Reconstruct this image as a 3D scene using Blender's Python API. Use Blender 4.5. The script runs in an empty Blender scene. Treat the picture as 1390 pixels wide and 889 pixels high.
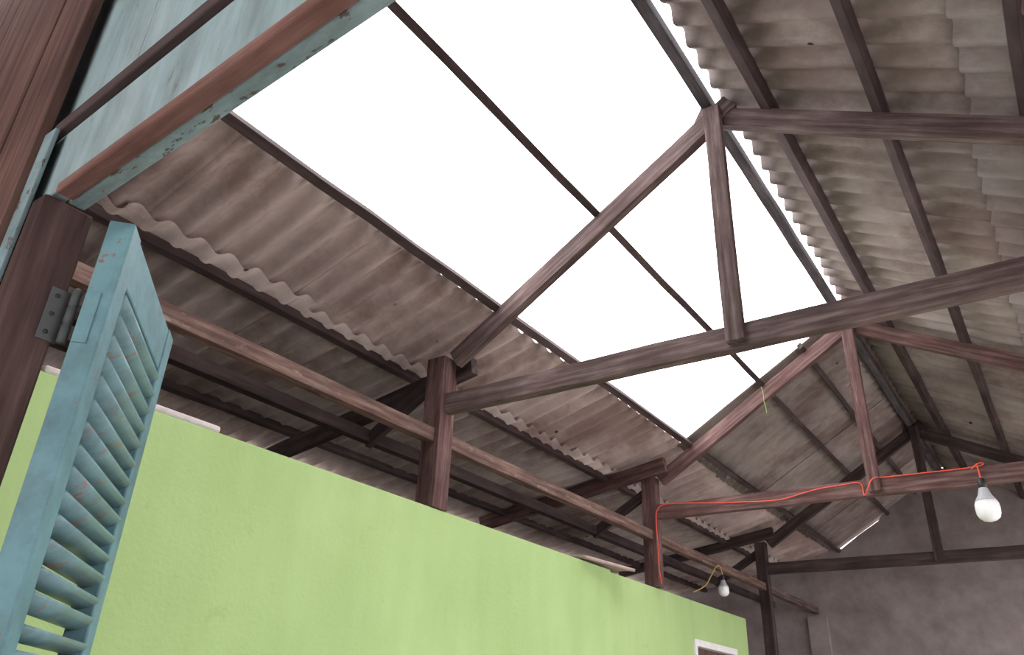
import bpy, math, random
from mathutils import Vector, Matrix, noise
random.seed(7)
ZO=1.5   # eye height: all z below are relative to the eye, floor at -1.5
scene=bpy.context.scene
def V(x,y,z): return Vector((x,y,z+ZO))

# ------------------------------------------------------------ materials
def newmat(name,rough=0.8,spec=0.2):
    m=bpy.data.materials.new(name); m.use_nodes=True
    nt=m.node_tree; b=nt.nodes['Principled BSDF']
    b.inputs['Roughness'].default_value=rough
    b.inputs['Specular IOR Level'].default_value=spec
    return m,nt,b
def coord(nt,scale,kind='Object'):
    tc=nt.nodes.new('ShaderNodeTexCoord'); mp=nt.nodes.new('ShaderNodeMapping')
    mp.inputs['Scale'].default_value=scale
    nt.links.new(tc.outputs[kind],mp.inputs['Vector']); return mp.outputs['Vector']
def noisen(nt,vec,scale,detail=6,rough=0.6):
    n=nt.nodes.new('ShaderNodeTexNoise'); n.inputs['Scale'].default_value=scale
    n.inputs['Detail'].default_value=detail; n.inputs['Roughness'].default_value=rough
    nt.links.new(vec,n.inputs['Vector']); return n.outputs['Fac']
def ramp(nt,fac,stops):
    r=nt.nodes.new('ShaderNodeValToRGB'); e=r.color_ramp.elements
    while len(e)<len(stops): e.new(0.5)
    for el,(p,c) in zip(e,stops):
        el.position=p; el.color=(c[0],c[1],c[2],1)
    nt.links.new(fac,r.inputs['Fac']); return r.outputs['Color']
def mix(nt,fac,a,b,mode='MIX'):
    m=nt.nodes.new('ShaderNodeMix'); m.data_type='RGBA'; m.blend_type=mode
    if isinstance(fac,float): m.inputs[0].default_value=fac
    else: nt.links.new(fac,m.inputs[0])
    for s,i in ((a,6),(b,7)):
        if isinstance(s,tuple): m.inputs[i].default_value=(*s,1)
        else: nt.links.new(s,m.inputs[i])
    return m.outputs[2]
def bump(nt,b,h,strength=0.3,dist=0.01):
    bm=nt.nodes.new('ShaderNodeBump'); bm.inputs['Strength'].default_value=strength
    bm.inputs['Distance'].default_value=dist
    nt.links.new(h,bm.inputs['Height']); nt.links.new(bm.outputs['Normal'],b.inputs['Normal'])
def wood(name,dark,mid,light,sc=(1.5,22,22),pale=None,bs=0.2,det=8):
    m,nt,b=newmat(name,0.8,0.2)
    v=coord(nt,sc); f=noisen(nt,v,1.6,det,0.65)
    c=ramp(nt,f,[(0.30,dark),(0.5,mid),(0.72,light)])
    v2=coord(nt,(1,1,1)); g=noisen(nt,v2,2.3,4)
    c2=ramp(nt,g,[(0.35,(0.62,0.6,0.60)),(0.7,(1.15,1.12,1.12))])
    c=mix(nt,1.0,c,c2,'MULTIPLY')
    if pale:
        h=noisen(nt,coord(nt,(2,9,9)),3.0,8,0.75)
        mk=ramp(nt,h,[(0.58,(0,0,0)),(0.66,(1,1,1))])
        c=mix(nt,mk,c,pale)
    nt.links.new(c,b.inputs['Base Color'])
    if bs: bump(nt,b,f,bs,0.003)
    return m
def paint(name,base,base2,under,thr=0.62,sc=(1,1,1),rough=0.55):
    m,nt,b=newmat(name,rough,0.35)
    v=coord(nt,sc); g=noisen(nt,v,3.0,5)
    c=ramp(nt,g,[(0.3,base2),(0.7,base)])
    d=noisen(nt,v,9.0,8,0.7); c=mix(nt,1.0,c,ramp(nt,d,[(0.35,(0.66,0.64,0.62)),(0.6,(1,1,1))]),'MULTIPLY')
    h=noisen(nt,coord(nt,(sc[0]*1,sc[1]*1.0,sc[2]*1)),16.0,10,0.72)
    mk=ramp(nt,h,[(thr,(0,0,0)),(thr+0.02,(1,1,1))])
    c=mix(nt,mk,c,under); nt.links.new(c,b.inputs['Base Color']); bump(nt,b,h,0.25,0.004); return m

M_wood=wood('old_brown_timber',(0.055,0.034,0.032),(0.108,0.073,0.067),(0.215,0.17,0.158))
M_wood2=wood('reddish_brown_timber',(0.06,0.030,0.028),(0.12,0.066,0.06),(0.225,0.155,0.14))
M_wood_d=wood('dark_timber',(0.038,0.025,0.025),(0.062,0.043,0.042),(0.10,0.072,0.07),sc=(1.0,12,12),bs=0,det=3)
M_plate=wood('worn_timber',(0.07,0.040,0.034),(0.14,0.085,0.068),(0.25,0.18,0.15),pale=(0.27,0.20,0.17))
M_post=wood('door_post_timber',(0.035,0.02,0.018),(0.07,0.042,0.037),(0.13,0.088,0.074),sc=(20,20,1.2))
M_plank=wood('brown_plank',(0.055,0.028,0.025),(0.115,0.062,0.050),(0.18,0.11,0.09),sc=(22,22,1.2))
M_ridge=wood('weathered_ridge_timber',(0.05,0.042,0.046),(0.085,0.075,0.082),(0.14,0.13,0.138),bs=0,det=3)
M_red=wood('reddish_header',(0.09,0.045,0.038),(0.17,0.09,0.074),(0.26,0.155,0.13))
M_blue=paint('peeling_blue_paint',(0.27,0.37,0.38),(0.16,0.25,0.27),(0.09,0.07,0.06),0.57,sc=(1,3,1))
M_bluep=paint('pale_blue_plank_paint',(0.36,0.46,0.465),(0.24,0.34,0.35),(0.16,0.14,0.13),0.64,sc=(1.5,1.5,0.35))
M_shut=paint('teal_shutter_paint',(0.125,0.24,0.265),(0.08,0.18,0.205),(0.17,0.10,0.075),0.63)
M_slat=paint('teal_slat_paint',(0.17,0.29,0.31),(0.12,0.225,0.25),(0.22,0.14,0.11),0.59,rough=0.4)

def green():
    m,nt,b=newmat('lime_green_wall_paint',0.75,0.2)
    v=coord(nt,(1,1,1)); g=noisen(nt,v,1.1,4)
    c=ramp(nt,g,[(0.3,(0.31,0.44,0.175)),(0.7,(0.365,0.50,0.215))])
    vv=coord(nt,(1,2.2,0.35)); h=noisen(nt,vv,2.5,6)
    c2=ramp(nt,h,[(0.3,(0.93,0.93,0.90)),(0.6,(1,1,1))]); c=mix(nt,1.0,c,c2,'MULTIPLY')
    d=noisen(nt,v,5,8,0.75); c=mix(nt,1.0,c,ramp(nt,d,[(0.30,(0.90,0.89,0.86)),(0.40,(1,1,1))]),'MULTIPLY')
    f=noisen(nt,v,45,3); nt.links.new(c,b.inputs['Base Color']); bump(nt,b,f,0.5,0.005); return m
M_green=green()
def concrete(name,a,b_,sc=2.0):
    m,nt,b=newmat(name,0.9,0.1)
    v=coord(nt,(1,1,1)); g=noisen(nt,v,sc,8,0.65)
    c=ramp(nt,g,[(0.3,a),(0.7,b_)]); nt.links.new(c,b.inputs['Base Color'])
    bump(nt,b,noisen(nt,v,14,6),0.5,0.02); return m
M_conc=concrete('grey_render',(0.19,0.155,0.155),(0.35,0.30,0.295),2.2)
M_floor=concrete('cement_floor',(0.52,0.48,0.45),(0.64,0.60,0.57))
M_plaster=concrete('raw_plaster',(0.45,0.40,0.38),(0.62,0.57,0.55),6)
def sheetmat():
    m,nt,b=newmat('fibre_cement_sheet',0.9,0.1)
    v=coord(nt,(1,1,1)); g=noisen(nt,v,1.3,6,0.6)
    c=ramp(nt,g,[(0.28,(0.25,0.205,0.195)),(0.5,(0.365,0.315,0.295)),(0.75,(0.48,0.425,0.40))])
    s=noisen(nt,coord(nt,(0.9,3,0.9)),2.6,7,0.7)
    c2=ramp(nt,s,[(0.30,(0.74,0.70,0.68)),(0.55,(1,1,1))]); c=mix(nt,1.0,c,c2,'MULTIPLY')
    q=noisen(nt,v,0.8,7,0.7); c=mix(nt,1.0,c,ramp(nt,q,[(0.40,(0.68,0.61,0.60)),(0.52,(1,1,1))]),'MULTIPLY')
    vo=nt.nodes.new('ShaderNodeTexVoronoi'); vo.inputs['Scale'].default_value=2.6
    nt.links.new(v,vo.inputs['Vector'])
    sp=ramp(nt,vo.outputs['Distance'],[(0.03,(0.12,0.08,0.07)),(0.05,(1,1,1))]); c=mix(nt,1.0,c,sp,'MULTIPLY')
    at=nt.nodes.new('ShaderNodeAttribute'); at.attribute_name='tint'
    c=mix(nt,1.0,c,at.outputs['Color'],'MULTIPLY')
    nt.links.new(c,b.inputs['Base Color']); bump(nt,b,noisen(nt,v,30,5),0.25,0.004); return m
M_sheet=sheetmat()
def plain(name,c,rough=0.5,metal=0.0,spec=0.4):
    m,nt,b=newmat(name,rough,spec); b.inputs['Metallic'].default_value=metal
    v=coord(nt,(1,1,1)); g=noisen(nt,v,20,4)
    k=ramp(nt,g,[(0.3,tuple(x*0.85 for x in c)),(0.7,c)]); nt.links.new(k,b.inputs['Base Color']); return m
M_white=plain('white_plastic',(0.85,0.85,0.85),0.35)
M_grey=plain('grey_bulb_base',(0.45,0.45,0.47),0.4)
M_orange=plain('orange_cable',(0.75,0.08,0.04),0.45)
M_yellow=plain('yellow_wire',(0.5,0.38,0.1),0.5)
M_black=plain('black_plastic',(0.02,0.02,0.02),0.5)
M_metal=plain('old_steel',(0.07,0.075,0.075),0.7,0.3)
M_frame=plain('white_frame_paint',(0.75,0.74,0.72),0.5)
M_tile=plain('clay_tile',(0.42,0.31,0.28),0.8)
M_vine=plain('green_vine',(0.25,0.45,0.08),0.6)

# ------------------------------------------------------------ helpers
def empty(name,loc=(0,0,0)):
    e=bpy.data.objects.new(name,None); e.empty_display_size=0.2; e.location=loc; scene.collection.objects.link(e)
    bpy.context.view_layer.update(); return e
def setparent(o,p):
    if p:
        o.parent=p; o.matrix_parent_inverse=Matrix.Translation(-p.location)
def mesh(name,vs,fs,mat,parent=None,mw=None,bev=0,smooth=False):
    me=bpy.data.meshes.new(name); me.from_pydata([tuple(v) for v in vs],[],fs); me.update()
    me.materials.append(mat); o=bpy.data.objects.new(name,me); scene.collection.objects.link(o)
    if mw is not None: o.matrix_world=mw
    if parent: setparent(o,parent)
    if bev:
        b=o.modifiers.new('bevel','BEVEL'); b.width=bev; b.segments=2; b.limit_method='ANGLE'
    if smooth:
        for p in me.polygons: p.use_smooth=True
    return o
def beam(name,a,b,w,h,mat,parent=None,up=Vector((0,0,1)),jit=0.003,bev=0.004):
    a=Vector(a);b=Vector(b); d=(b-a); L=d.length; d.normalize()
    s=up.cross(d)
    if s.length<1e-3: s=Vector((0,1,0)).cross(d)
    s.normalize(); u=d.cross(s)
    mw=Matrix((( d.x,s.x,u.x,a.x),(d.y,s.y,u.y,a.y),(d.z,s.z,u.z,a.z),(0,0,0,1)))
    n=max(2,int(L/0.35)); vs=[];fs=[]
    for i in range(n+1):
        x=L*i/n; jy=random.uniform(-jit,jit);jz=random.uniform(-jit,jit)
        for sy,sz in ((-1,-1),(1,-1),(1,1),(-1,1)):
            vs.append((x,sy*w/2+jy+random.uniform(-jit,jit)*.4,sz*h/2+jz+random.uniform(-jit,jit)*.4))
    for i in range(n):
        for k in range(4):
            p=4*i+k;q=4*i+(k+1)%4; fs.append((p,q,q+4,p+4))
    fs.append((3,2,1,0)); fs.append(tuple(4*n+k for k in range(4)))
    return mesh(name,vs,fs,mat,parent,mw,bev)
def boxv(x0,x1,y0,y1,z0,z1):
    return [(x0,y0,z0),(x1,y0,z0),(x1,y1,z0),(x0,y1,z0),(x0,y0,z1),(x1,y0,z1),(x1,y1,z1),(x0,y1,z1)]
BF=[(3,2,1,0),(4,5,6,7),(0,1,5,4),(1,2,6,5),(2,3,7,6),(3,0,4,7)]
def box(name,x0,x1,y0,y1,z0,z1,mat,parent=None,bev=0.003,mw=None):
    return mesh(name,[(v[0],v[1],v[2]+(ZO if mw is None else 0)) for v in boxv(x0,x1,y0,y1,z0,z1)],BF,mat,parent,mw,bev)
def multi(name,boxes,mat,bev=0.003,mw=None,parent=None):
    vs=[];fs=[]
    for b in boxes:
        o=len(vs); vs+= [(v[0],v[1],v[2]+(ZO if mw is None else 0)) for v in boxv(*b)]; fs+=[tuple(i+o for i in f) for f in BF]
    return mesh(name,vs,fs,mat,parent,mw,bev)
def lathe(name,prof,loc,mat,parent=None,n=28):
    vs=[];fs=[]
    for r,z in prof:
        for k in range(n):
            t=2*math.pi*k/n; vs.append((r*math.cos(t),r*math.sin(t),z))
    for i in range(len(prof)-1):
        for k in range(n):
            a=i*n+k;b=i*n+(k+1)%n; fs.append((a,b,b+n,a+n))
    fs.append(tuple(range(n-1,-1,-1))); fs.append(tuple((len(prof)-1)*n+k for k in range(n)))
    return mesh(name,vs,fs,mat,parent,Matrix.Translation(loc),0,True)
def cable(name,pts,r,mat,parent=None):
    cu=bpy.data.curves.new(name,'CURVE'); cu.dimensions='3D'; cu.bevel_depth=r; cu.bevel_resolution=2
    s=cu.splines.new('NURBS'); s.points.add(len(pts)-1); s.use_endpoint_u=True; s.order_u=3
    for p,q in zip(s.points,pts): p.co=(*q,1)
    cu.materials.append(mat); o=bpy.data.objects.new(name,cu); scene.collection.objects.link(o)
    if parent: setparent(o,parent)
    return o

# ------------------------------------------------------------ structural constants (metres)
XW=-3.0; XR=-1.076; ZT=1.7386; ZR=3.1746
YT=[3.4424,6.5045,9.5977]; YB=11.8
rl=lambda x: 3.849+0.6269*x      # left rafter centre line
rr=lambda x: 2.599-0.5348*x      # right rafter centre line
XE=1.55
# ------------------------------------------------------------ trusses
for i,y in enumerate(YT):
    T=empty('roof_truss',V(XR,y,-ZO+0.0))
    wm=[M_wood,M_wood2,M_wood_d][i]
    zb=[1.085,1.085,-1.5][i]
    beam('post',V(XW,y,zb),V(XW,y,[2.05,2.06,2.05][i]),[0.135,0.12,0.11][i],[0.14,0.13,0.125][i],M_wood2 if i<2 else wm,T,up=Vector((1,0,0)))
    beam('tie_beam',V(XW+0.055,y,ZT),V(XE+0.12,y,ZT),0.065,0.13,wm,T)
    beam('king_post',V(XR,y-0.05,ZT-0.04),V(XR,y-0.05,ZR+0.03),0.045,0.095,wm,T,up=Vector((1,0,0)))
    beam('rafter_left',V(XW+0.10,y+0.005,rl(XW+0.10)),V(XR+0.10,y+0.005,rl(XR+0.10)),0.06,0.12,wm,T)
    beam('rafter_right',V(XR-0.10,y+0.012,rr(XR-0.10)),V(XE+0.3,y+0.012,rr(XE+0.3)),0.06,0.12,wm,T)
    ey=[y+0.085,y-0.065,y-0.06][i]; za=[2.005,2.15,2.15][i]; ze=[1.65,1.80,1.80][i]
    beam('eave_rafter',V(-2.81,ey,za),V(-4.9,ey,ze),0.065,[0.12,0.135,0.12][i],[M_wood_d,M_wood2,M_wood_d][i],T)
    beam('eave_brace',V(-3.04,y+0.01,1.935),V(-3.62,y+0.01,1.60),0.05,0.085,M_wood_d,T)
    beam('post_right',V(XE,y,-1.5),V(XE,y,ZT+0.02),0.10,0.12,wm,T,up=Vector((1,0,0)))

# ------------------------------------------------------------ longitudinal timbers
UL=Vector((-0.6269,0,1)); UR=Vector((0.5348,0,1)); UE=Vector((-0.2,0,1)); UZ=Vector((0,0,1))
def purlin(x,z,y0,y1,w=0.045,h=0.055,mat=None,name='roof_purlin',up=UZ):
    return beam(name,V(x,y0,z),V(x,y1,z),w,h,mat or M_wood_d,jit=0.003,bev=0.003,up=up)
purlin(-1.105,3.262,0.52,YB,0.06,0.085,M_ridge,'ridge_beam')
purlin(-1.866,2.779,0.52,YB,0.045,0.05,up=UL)
purlin(-2.586,2.328,0.52,YB,0.05,0.06,up=UL)
purlin(-1.47,3.03,YT[1]-0.1,YB,0.045,0.05,up=UL)
purlin(-0.769,3.111,0.52,YB,0.06,0.07,up=UR)
purlin(-0.237,2.827,0.52,YB,0.05,0.065,up=UR)
purlin(0.333,2.522,0.52,YB,0.05,0.065,up=UR)
purlin(0.95,2.192,0.52,YB,0.05,0.065,up=UR)
purlin(1.50,1.898,0.52,YB,0.05,0.065,up=UR)
purlin(-3.42,2.085,0.52,YB,0.05,0.06,up=UE)
purlin(-4.6,1.885,0.52,YB,0.05,0.06,up=UE)
purlin(-3.60,1.635,0.52,YB,0.07,0.08,M_wood_d,'eave_beam')
purlin(XW+0.0,1.527,0.52,YT[0]-0.07,0.07,0.085,M_plate,'wall_plate_beam')
purlin(XW+0.0,1.527,YT[0]+0.07,YT[1]-0.065,0.07,0.085,M_plate,'wall_plate_beam')
purlin(XW+0.0,1.527,YT[1]+0.065,YT[2]-0.065,0.07,0.085,M_plate,'wall_plate_beam')
purlin(XW+0.0,1.527,YT[2]+0.065,YB-0.02,0.07,0.085,M_wood,'wall_plate_beam')

# ------------------------------------------------------------ corrugated sheets
PER=0.177
def sheets(name,y0,y1,top,bot,amp=0.021,nw=6,tones=(0.82,1.05),skip=(),endjit=0.03,warm=1.0):
    me=bpy.data.meshes.new(name); vs=[];fs=[];cols=[]
    y=y0;k=0
    T=Vector((top[0],0,top[1]));B=Vector((bot[0],0,bot[1]))
    d=(B-T).normalized(); n=Vector((0,1,0)).cross(d); 
    if n.z<0:n=-n
    ns=7
    while y<y1:
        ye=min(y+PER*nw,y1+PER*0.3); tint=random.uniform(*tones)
        if k not in skip:
            t0=random.uniform(-endjit,endjit);t1=random.uniform(-endjit,endjit); off=0.007*(k%2)
            st=(ye+PER*0.6-y)/ (nw*12); m=nw*12; base=len(vs)
            sk=random.uniform(-.012,.012)
            for i in range(ns+1):
                s=i/ns; Lb=(B-T).length
                for j in range(m+1):
                    yy=y+j*st
                    p=T+d*(t0+(Lb+t1-t0)*s+sk*(j/m-.5)*2); ph=2*math.pi*yy/PER
                    p=p+n*(amp*math.sin(ph)+off+0.006*noise.noise(Vector((p.x*1.3,yy*1.1,3.3))))
                    vs.append((p.x,yy,p.z+ZO)); cols.append(tint)
            for i in range(ns):
                for j in range(m):
                    a=base+i*(m+1)+j; fs.append((a,a+1,a+m+2,a+m+1))
        y+=PER*nw; k+=1
    me.from_pydata(vs,[],fs); me.materials.append(M_sheet)
    ca=me.color_attributes.new('tint','FLOAT_COLOR','POINT')
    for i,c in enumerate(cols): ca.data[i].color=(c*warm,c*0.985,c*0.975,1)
    for p in me.polygons:p.use_smooth=True
    o=bpy.data.objects.new(name,me); scene.collection.objects.link(o)
    so=o.modifiers.new('thick','SOLIDIFY'); so.thickness=0.006; so.offset=1
    return o
sl=lambda x:4.012+0.6269*x
sr=lambda x:2.765-0.5348*x
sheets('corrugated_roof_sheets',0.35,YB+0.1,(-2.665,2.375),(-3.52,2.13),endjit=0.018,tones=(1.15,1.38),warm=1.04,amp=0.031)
sheets('corrugated_roof_sheets',0.35,YB+0.1,(-3.32,2.135),(-5.25,1.82),tones=(1.1,1.35),amp=0.026)  # sheet colour raised to stand in for light missing under the eave
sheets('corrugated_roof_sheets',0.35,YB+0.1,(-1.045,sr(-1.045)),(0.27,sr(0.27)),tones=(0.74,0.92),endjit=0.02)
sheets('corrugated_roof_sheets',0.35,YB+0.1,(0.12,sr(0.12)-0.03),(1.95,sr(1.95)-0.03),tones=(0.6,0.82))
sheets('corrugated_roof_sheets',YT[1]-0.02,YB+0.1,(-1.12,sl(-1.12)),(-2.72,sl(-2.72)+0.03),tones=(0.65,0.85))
# ridge cap over the roofed far half
vs=[];xs=[-1.42,-1.10,-0.80]
zc=[sl(-1.42)+0.045,sl(-1.10)+0.05,sr(-0.80)+0.045]
for y in (YT[1]-0.02,YB+0.1):
    for x,z in zip(xs,zc): vs.append((x,y,z+ZO))
o=mesh('ridge_cap',vs,[(0,1,4,3),(1,2,5,4)],M_tile); s_=o.modifiers.new('t','SOLIDIFY'); s_.thickness=0.012

# ------------------------------------------------------------ walls, floor
box('floor',-5.1,1.9,0.45,12.0,-1.55,-1.5,M_floor,bev=0)
box('ground',-16,20,-14,26,-1.66,-1.56,M_floor,bev=0)
zg=1.082
multi('wall_left',[(-3.06,-2.94,0.53,5.57,-1.5,zg),(-3.10,-2.985,5.57,7.26,-1.5,zg),
     (-3.10,-2.985,7.26,8.36,0.74,zg),(-3.10,-2.985,8.36,8.76,-1.5,zg)],M_green,bev=0.006)
F=empty('door_1',V(-3.04,7.8,-1.5))
multi('frame',[(-3.08,-2.965,7.26,7.31,-1.5,0.74),(-3.08,-2.965,8.31,8.36,-1.5,0.74),(-3.08,-2.965,7.31,8.31,0.68,0.74)],M_frame,parent=F)
multi('leaf',[(-3.085,-3.045,7.31,8.31,-1.49,0.68)],M_plank,parent=F)
box('wall_outer',-5.15,-5.03,0.5,12.0,-1.5,1.76,M_floor)  # unseen; added and sized to hold back light below the eave
box('wall_right',1.72,1.84,0.5,12.0,-1.5,-0.5,M_floor)  # unseen; kept low so side light reaches the roof underside
# back gable wall
pts=[(-5.03,-1.5),(1.72,-1.5),(1.72,sr(1.72)-.06),(XR,sr(XR)-.02),(-1.6,sl(-1.6)-.0),(-1.95,sl(-1.95)-.03),(-2.0,sl(-2.0)-.07),(-2.3,sl(-2.3)-.06),(-2.55,sl(-2.55)-.07),(-2.6,sl(-2.6)+.0),(-3.4,2.14),(-5.03,1.84)]
vs=[(x,YB,z+ZO) for x,z in pts]+[(x,YB+0.14,z+ZO) for x,z in pts]; n=len(pts)
fs=[tuple(range(n)),tuple(range(2*n-1,n-1,-1))]+[(i,i+n,(i+1)%n+n,(i+1)%n) for i in range(n)]
mesh('wall_back',vs,fs,M_conc)
box('wall_pilaster',-3.12,-2.86,YB-0.07,YB-0.001,-1.5,1.45,M_conc)
# items on wall top
box('plaster_ledge',-3.05,-2.95,1.15,1.93,zg+.001,zg+0.035,M_plaster,bev=0.012)
def tile():
    vs=[];fs=[];n=12
    for j in range(9):
        y=5.10+0.70*j/8
        for i in range(n+1):
            t=i/n; x=-3.08+(0.19+0.05*j/8)*t; z=zg+0.014+0.012*math.sin(math.pi*t)+0.012*j/8
            vs.append((x,y,z+ZO)); 
    for j in range(8):
        for i in range(n):
            a=j*(n+1)+i; fs.append((a,a+1,a+n+2,a+n+1))
    o=mesh('clay_roof_tile',vs,fs,M_tile,smooth=True); s=o.modifiers.new('t','SOLIDIFY'); s.thickness=0.022; s.offset=0
tile()

# ------------------------------------------------------------ front gable wall (slightly skewed)
J=Vector((-1.335,0.503,0)); ang=math.atan(-0.045)
FW=Matrix.Translation(Vector((J.x,J.y,ZO)))@Matrix.Rotation(ang,4,'Z')
def roofz(x): return min(rl(x)+0.1,rr(x)+0.1) if x>-2.6 else 2.2+0.17*(x+2.6)
W=empty('wall_front',(J.x,J.y,0))
def planks(name,s0,s1,y0,zb,mat,wd,topclip=None):
    bx=[];s=s0
    while s<s1-1e-3:
        e=min(s+wd,s1); xm=J.x+(s+e)/2
        zt=roofz(xm)-0.02
        if topclip: zt=min(zt,topclip)
        jy=random.uniform(-.003,.003)
        bx.append((s+0.0012,e-0.0012,y0+jy,y0+0.022+jy,zb,zt)); s=e
    return multi(name,bx,mat,mw=FW,parent=W,bev=0.002)
planks('brown_planks_left',-3.6,-0.10,-0.098,-1.5,M_plank,0.10)
planks('blue_gable_planks',-0.40,2.75,-0.052,0.99,M_bluep,0.135)
planks('brown_planks_right',2.5,3.05,-0.065,-1.5,M_plank,0.15)
D=empty('door_frame',(J.x,J.y,0))  # door frame of the opening: posts, header and batten
multi('header_board',[(-0.20,2.75,-0.058,-0.03,0.822,0.985)],M_bluep,mw=FW,parent=D)
beam('header_beam',FW@Vector((0.0,-0.045,0.822-0.0)),FW@Vector((2.75,-0.045,0.822)),0.033,0.022,M_red,D,jit=0.0012)
multi('header_lining',[(-0.02,2.75,-0.030,0.0,0.815,0.95)],M_blue,mw=FW,parent=D)
multi('batten',[(-0.20,2.75,-0.072,-0.050,0.985,1.015)],M_wood_d,mw=FW,parent=D)
box('post_shaft',-1.50,-1.355,0.434,0.525,-1.5,0.815,M_post,D,bev=0.006)
box('post_painted_edge',-1.53,-1.40,0.424,0.433,-1.5,0.98,M_blue,D,bev=0.002)
box('post_shaft_right',1.17,1.30,0.36,0.45,-1.5,0.80,M_post,D,bev=0.006)
# unseen ceiling and side walls added around the viewer to cut outdoor light
box('shade_ceiling',-3.6,2.4,-4.2,0.30,2.12,2.2,M_plank)
box('shade_wall_left',-3.72,-3.6,-4.2,0.40,-1.5,2.12,M_plank)
box('shade_wall_right',2.4,2.52,-4.2,0.30,-1.5,2.12,M_plank)

# ------------------------------------------------------------ louvered shutter (open)
B0=Vector((-1.289,0.572,0)); dr=Vector((-0.753,0.659,0)).normalized(); pn=Vector((0,0,1)).cross(dr)
if pn.x>0: pn=-pn
TOP=0.804; WID=0.524; TH=0.046
SM=Matrix(((dr.x,pn.x,0,B0.x),(dr.y,pn.y,0,B0.y),(0,0,1,TOP+ZO),(0,0,0,1)))
S=empty('louvered_shutter',(B0.x,B0.y,TOP+ZO))
HT=2.25; st=0.062
multi('hinge_stile',[(0,st,0,TH,-HT,0)],M_shut,mw=SM,parent=S,bev=0.004)
multi('outer_stile',[(WID-st,WID,0,TH,-HT,0)],M_shut,mw=SM,parent=S,bev=0.004)
multi('rails',[(st,WID-st,0.003,TH-0.003,-0.105,-0.0),(st,WID-st,0.003,TH-0.003,-1.25,-1.13),(st,WID-st,0.003,TH-0.003,-HT,-HT+0.16)],M_shut,mw=SM,parent=S,bev=0.004)
def slats():
    vs=[];fs=[];z=-0.135;k=0
    while z>-HT+0.18:
        if not(-1.28<z<-1.10):
            tilt=math.radians(-26+random.uniform(-7,7)); hw=0.0235;ht=0.0075
            prof=[]
            for q in range(12):
                t=2*math.pi*q/12; prof.append((hw*math.cos(t),ht*math.sin(t)*1.1))
            dz=random.uniform(-.003,.003)
            base=len(vs)
            for s in (st-0.004,WID-st+0.004):
                for a,b in prof:
                    yy=TH/2-0.006+a*math.cos(tilt)-b*math.sin(tilt); zz=a*math.sin(tilt)+b*math.cos(tilt)
                    vs.append((s,yy,z+zz+dz))
            for q in range(12):
                fs.append((base+q,base+(q+1)%12,base+12+(q+1)%12,base+12+q))
            fs.append(tuple(base+11-q for q in range(12)));fs.append(tuple(base+12+q for q in range(12)))
        z-=0.041
    o=mesh('slats',vs,fs,M_slat,S,SM,0,True)
slats()
# hinge
def hinge(z):
    c=Vector((-1.338,0.532,z+ZO))
    lathe('hinge_barrel',[(0.003,-.052),(0.008,-.05),(0.008,-.017),(0.0065,-.016),(0.0065,-.012),(0.008,-.011),(0.008,.017),(0.0065,.018),(0.0065,.021),(0.008,.022),(0.008,.05),(0.004,.056)],c,M_metal,S,16)
    box('hinge_leaf_post',-1.3555,-1.352,0.495,0.53,z-0.05,z+0.05,M_metal,S,bev=0.001)
    multi('hinge_leaf_stile',[(-0.003,0.0,0.02,TH-0.002,z-TOP-0.05,z-TOP+0.05)],M_shut,mw=SM,parent=S,bev=0.001)
    for dz in (-.035,0,.035):
        o=lathe('screw',[(0.004,0),(0.004,0.002)],Vector((-1.351,0.49,z+ZO+dz)),M_black,S,10); 
        o.matrix_world=Matrix.Translation(Vector((-1.352,0.508,z+ZO+dz)))@Matrix.Rotation(math.pi/2,4,'Y')
hinge(0.60); hinge(-0.9)

# ------------------------------------------------------------ bulbs and cables
def bulb(x,y,ztop,s):
    E=empty('light_bulb',V(x,y,ztop))
    lathe('holder',[(0.012*s,0),(0.02*s,-0.004*s),(0.022*s,-0.05*s),(0.018*s,-0.055*s)],V(x,y,ztop),M_black,E)
    lathe('base',[(0.018*s,-0.055*s),(0.024*s,-0.06*s),(0.036*s,-0.10*s),(0.052*s,-0.125*s),(0.056*s,-0.135*s)],V(x,y,ztop),M_grey,E)
    pr=[(0.056*s,-0.135*s),(0.062*s,-0.15*s),(0.064*s,-0.175*s),(0.062*s,-0.205*s),(0.053*s,-0.228*s),(0.035*s,-0.243*s),(0.012*s,-0.25*s)]
    lathe('diffuser',pr,V(x,y,ztop),M_white,E)
    return E
bulb(-0.355,YT[1]-0.075,1.70,1.25)
cable('bulb_cord',[V(-0.355,YT[1]-0.075,1.70),V(-0.355,YT[1]-0.075,1.76),V(-0.36,YT[1]-0.06,1.815)],0.005,M_orange)
bulb(-2.97,8.12,1.44,0.85)
y=YT[1]-0.045
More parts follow.
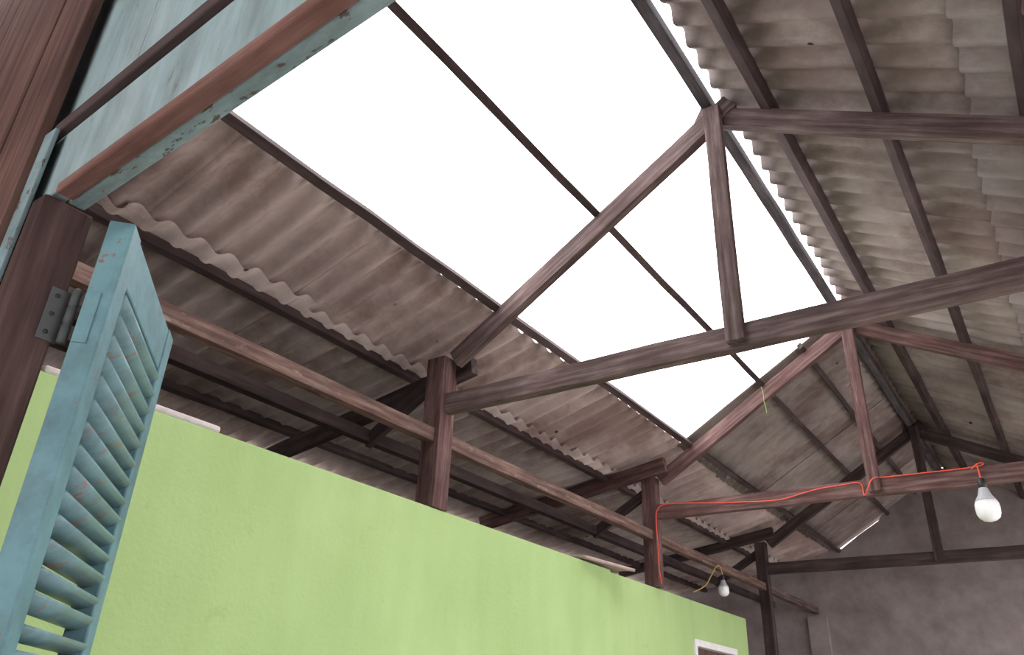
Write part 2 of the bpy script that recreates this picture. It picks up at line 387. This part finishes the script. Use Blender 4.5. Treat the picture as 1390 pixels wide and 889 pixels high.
pts=[V(-0.40,y-0.02,1.78),V(-0.34,y-.02,1.83),V(-0.30,y,1.80),V(-0.5,y,1.795),V(-0.8,y,1.80),V(-1.0,y,1.80),V(-1.08,y-.05,1.80),V(-1.13,y-.04,1.70),V(-1.17,y,1.66),V(-1.16,y,1.79),V(-1.3,y,1.78),V(-1.55,y,1.77),V(-1.8,y,1.71),V(-2.1,y,1.73),V(-2.45,y,1.76),V(-2.75,y-.01,1.79),V(-2.91,y-.04,1.78),V(-2.92,y-.05,1.6),V(-2.91,y-.04,1.4),V(-2.915,y-.04,1.2),V(-2.90,y-.03,1.10)]
cable('orange_cable',pts,0.0045,M_orange)
cable('yellow_wire',[V(-2.95,7.25,1.15),V(-2.93,7.5,1.22),V(-2.95,7.75,1.38),V(-2.96,7.95,1.52),V(-2.95,8.05,1.50),V(-2.97,8.12,1.44)],0.005,M_yellow)
cable('hanging_vine',[V(-1.86,YT[1]-.06,2.74),V(-1.84,YT[1]-.08,2.66),V(-1.85,YT[1]-.07,2.6),V(-1.83,YT[1]-.08,2.52),V(-1.835,YT[1]-.08,2.47)],0.0018,M_vine)

# ------------------------------------------------------------ world
w=bpy.data.worlds.new('overcast_sky'); scene.world=w; w.use_nodes=True
bg=w.node_tree.nodes['Background']; bg.inputs[0].default_value=(0.985,0.965,1.0,1); bg.inputs[1].default_value=5.6
# ------------------------------------------------------------ camera
f,yaw,pit,rol=1045.65,0.6220,0.4711,0.0433
fw=Vector((-math.sin(yaw)*math.cos(pit),math.cos(yaw)*math.cos(pit),math.sin(pit)))
r=Vector((math.cos(yaw),math.sin(yaw),0)); u=r.cross(fw)
r2=math.cos(rol)*r+math.sin(rol)*u; u2=-math.sin(rol)*r+math.cos(rol)*u
cd=bpy.data.cameras.new('camera'); cam=bpy.data.objects.new('camera',cd); scene.collection.objects.link(cam)
cam.matrix_world=Matrix(((r2.x,u2.x,-fw.x,0),(r2.y,u2.y,-fw.y,0),(r2.z,u2.z,-fw.z,ZO),(0,0,0,1)))
cd.sensor_width=36; cd.lens=f*36/1390; cd.clip_start=0.02
scene.camera=cam
scene.view_settings.view_transform='Standard'
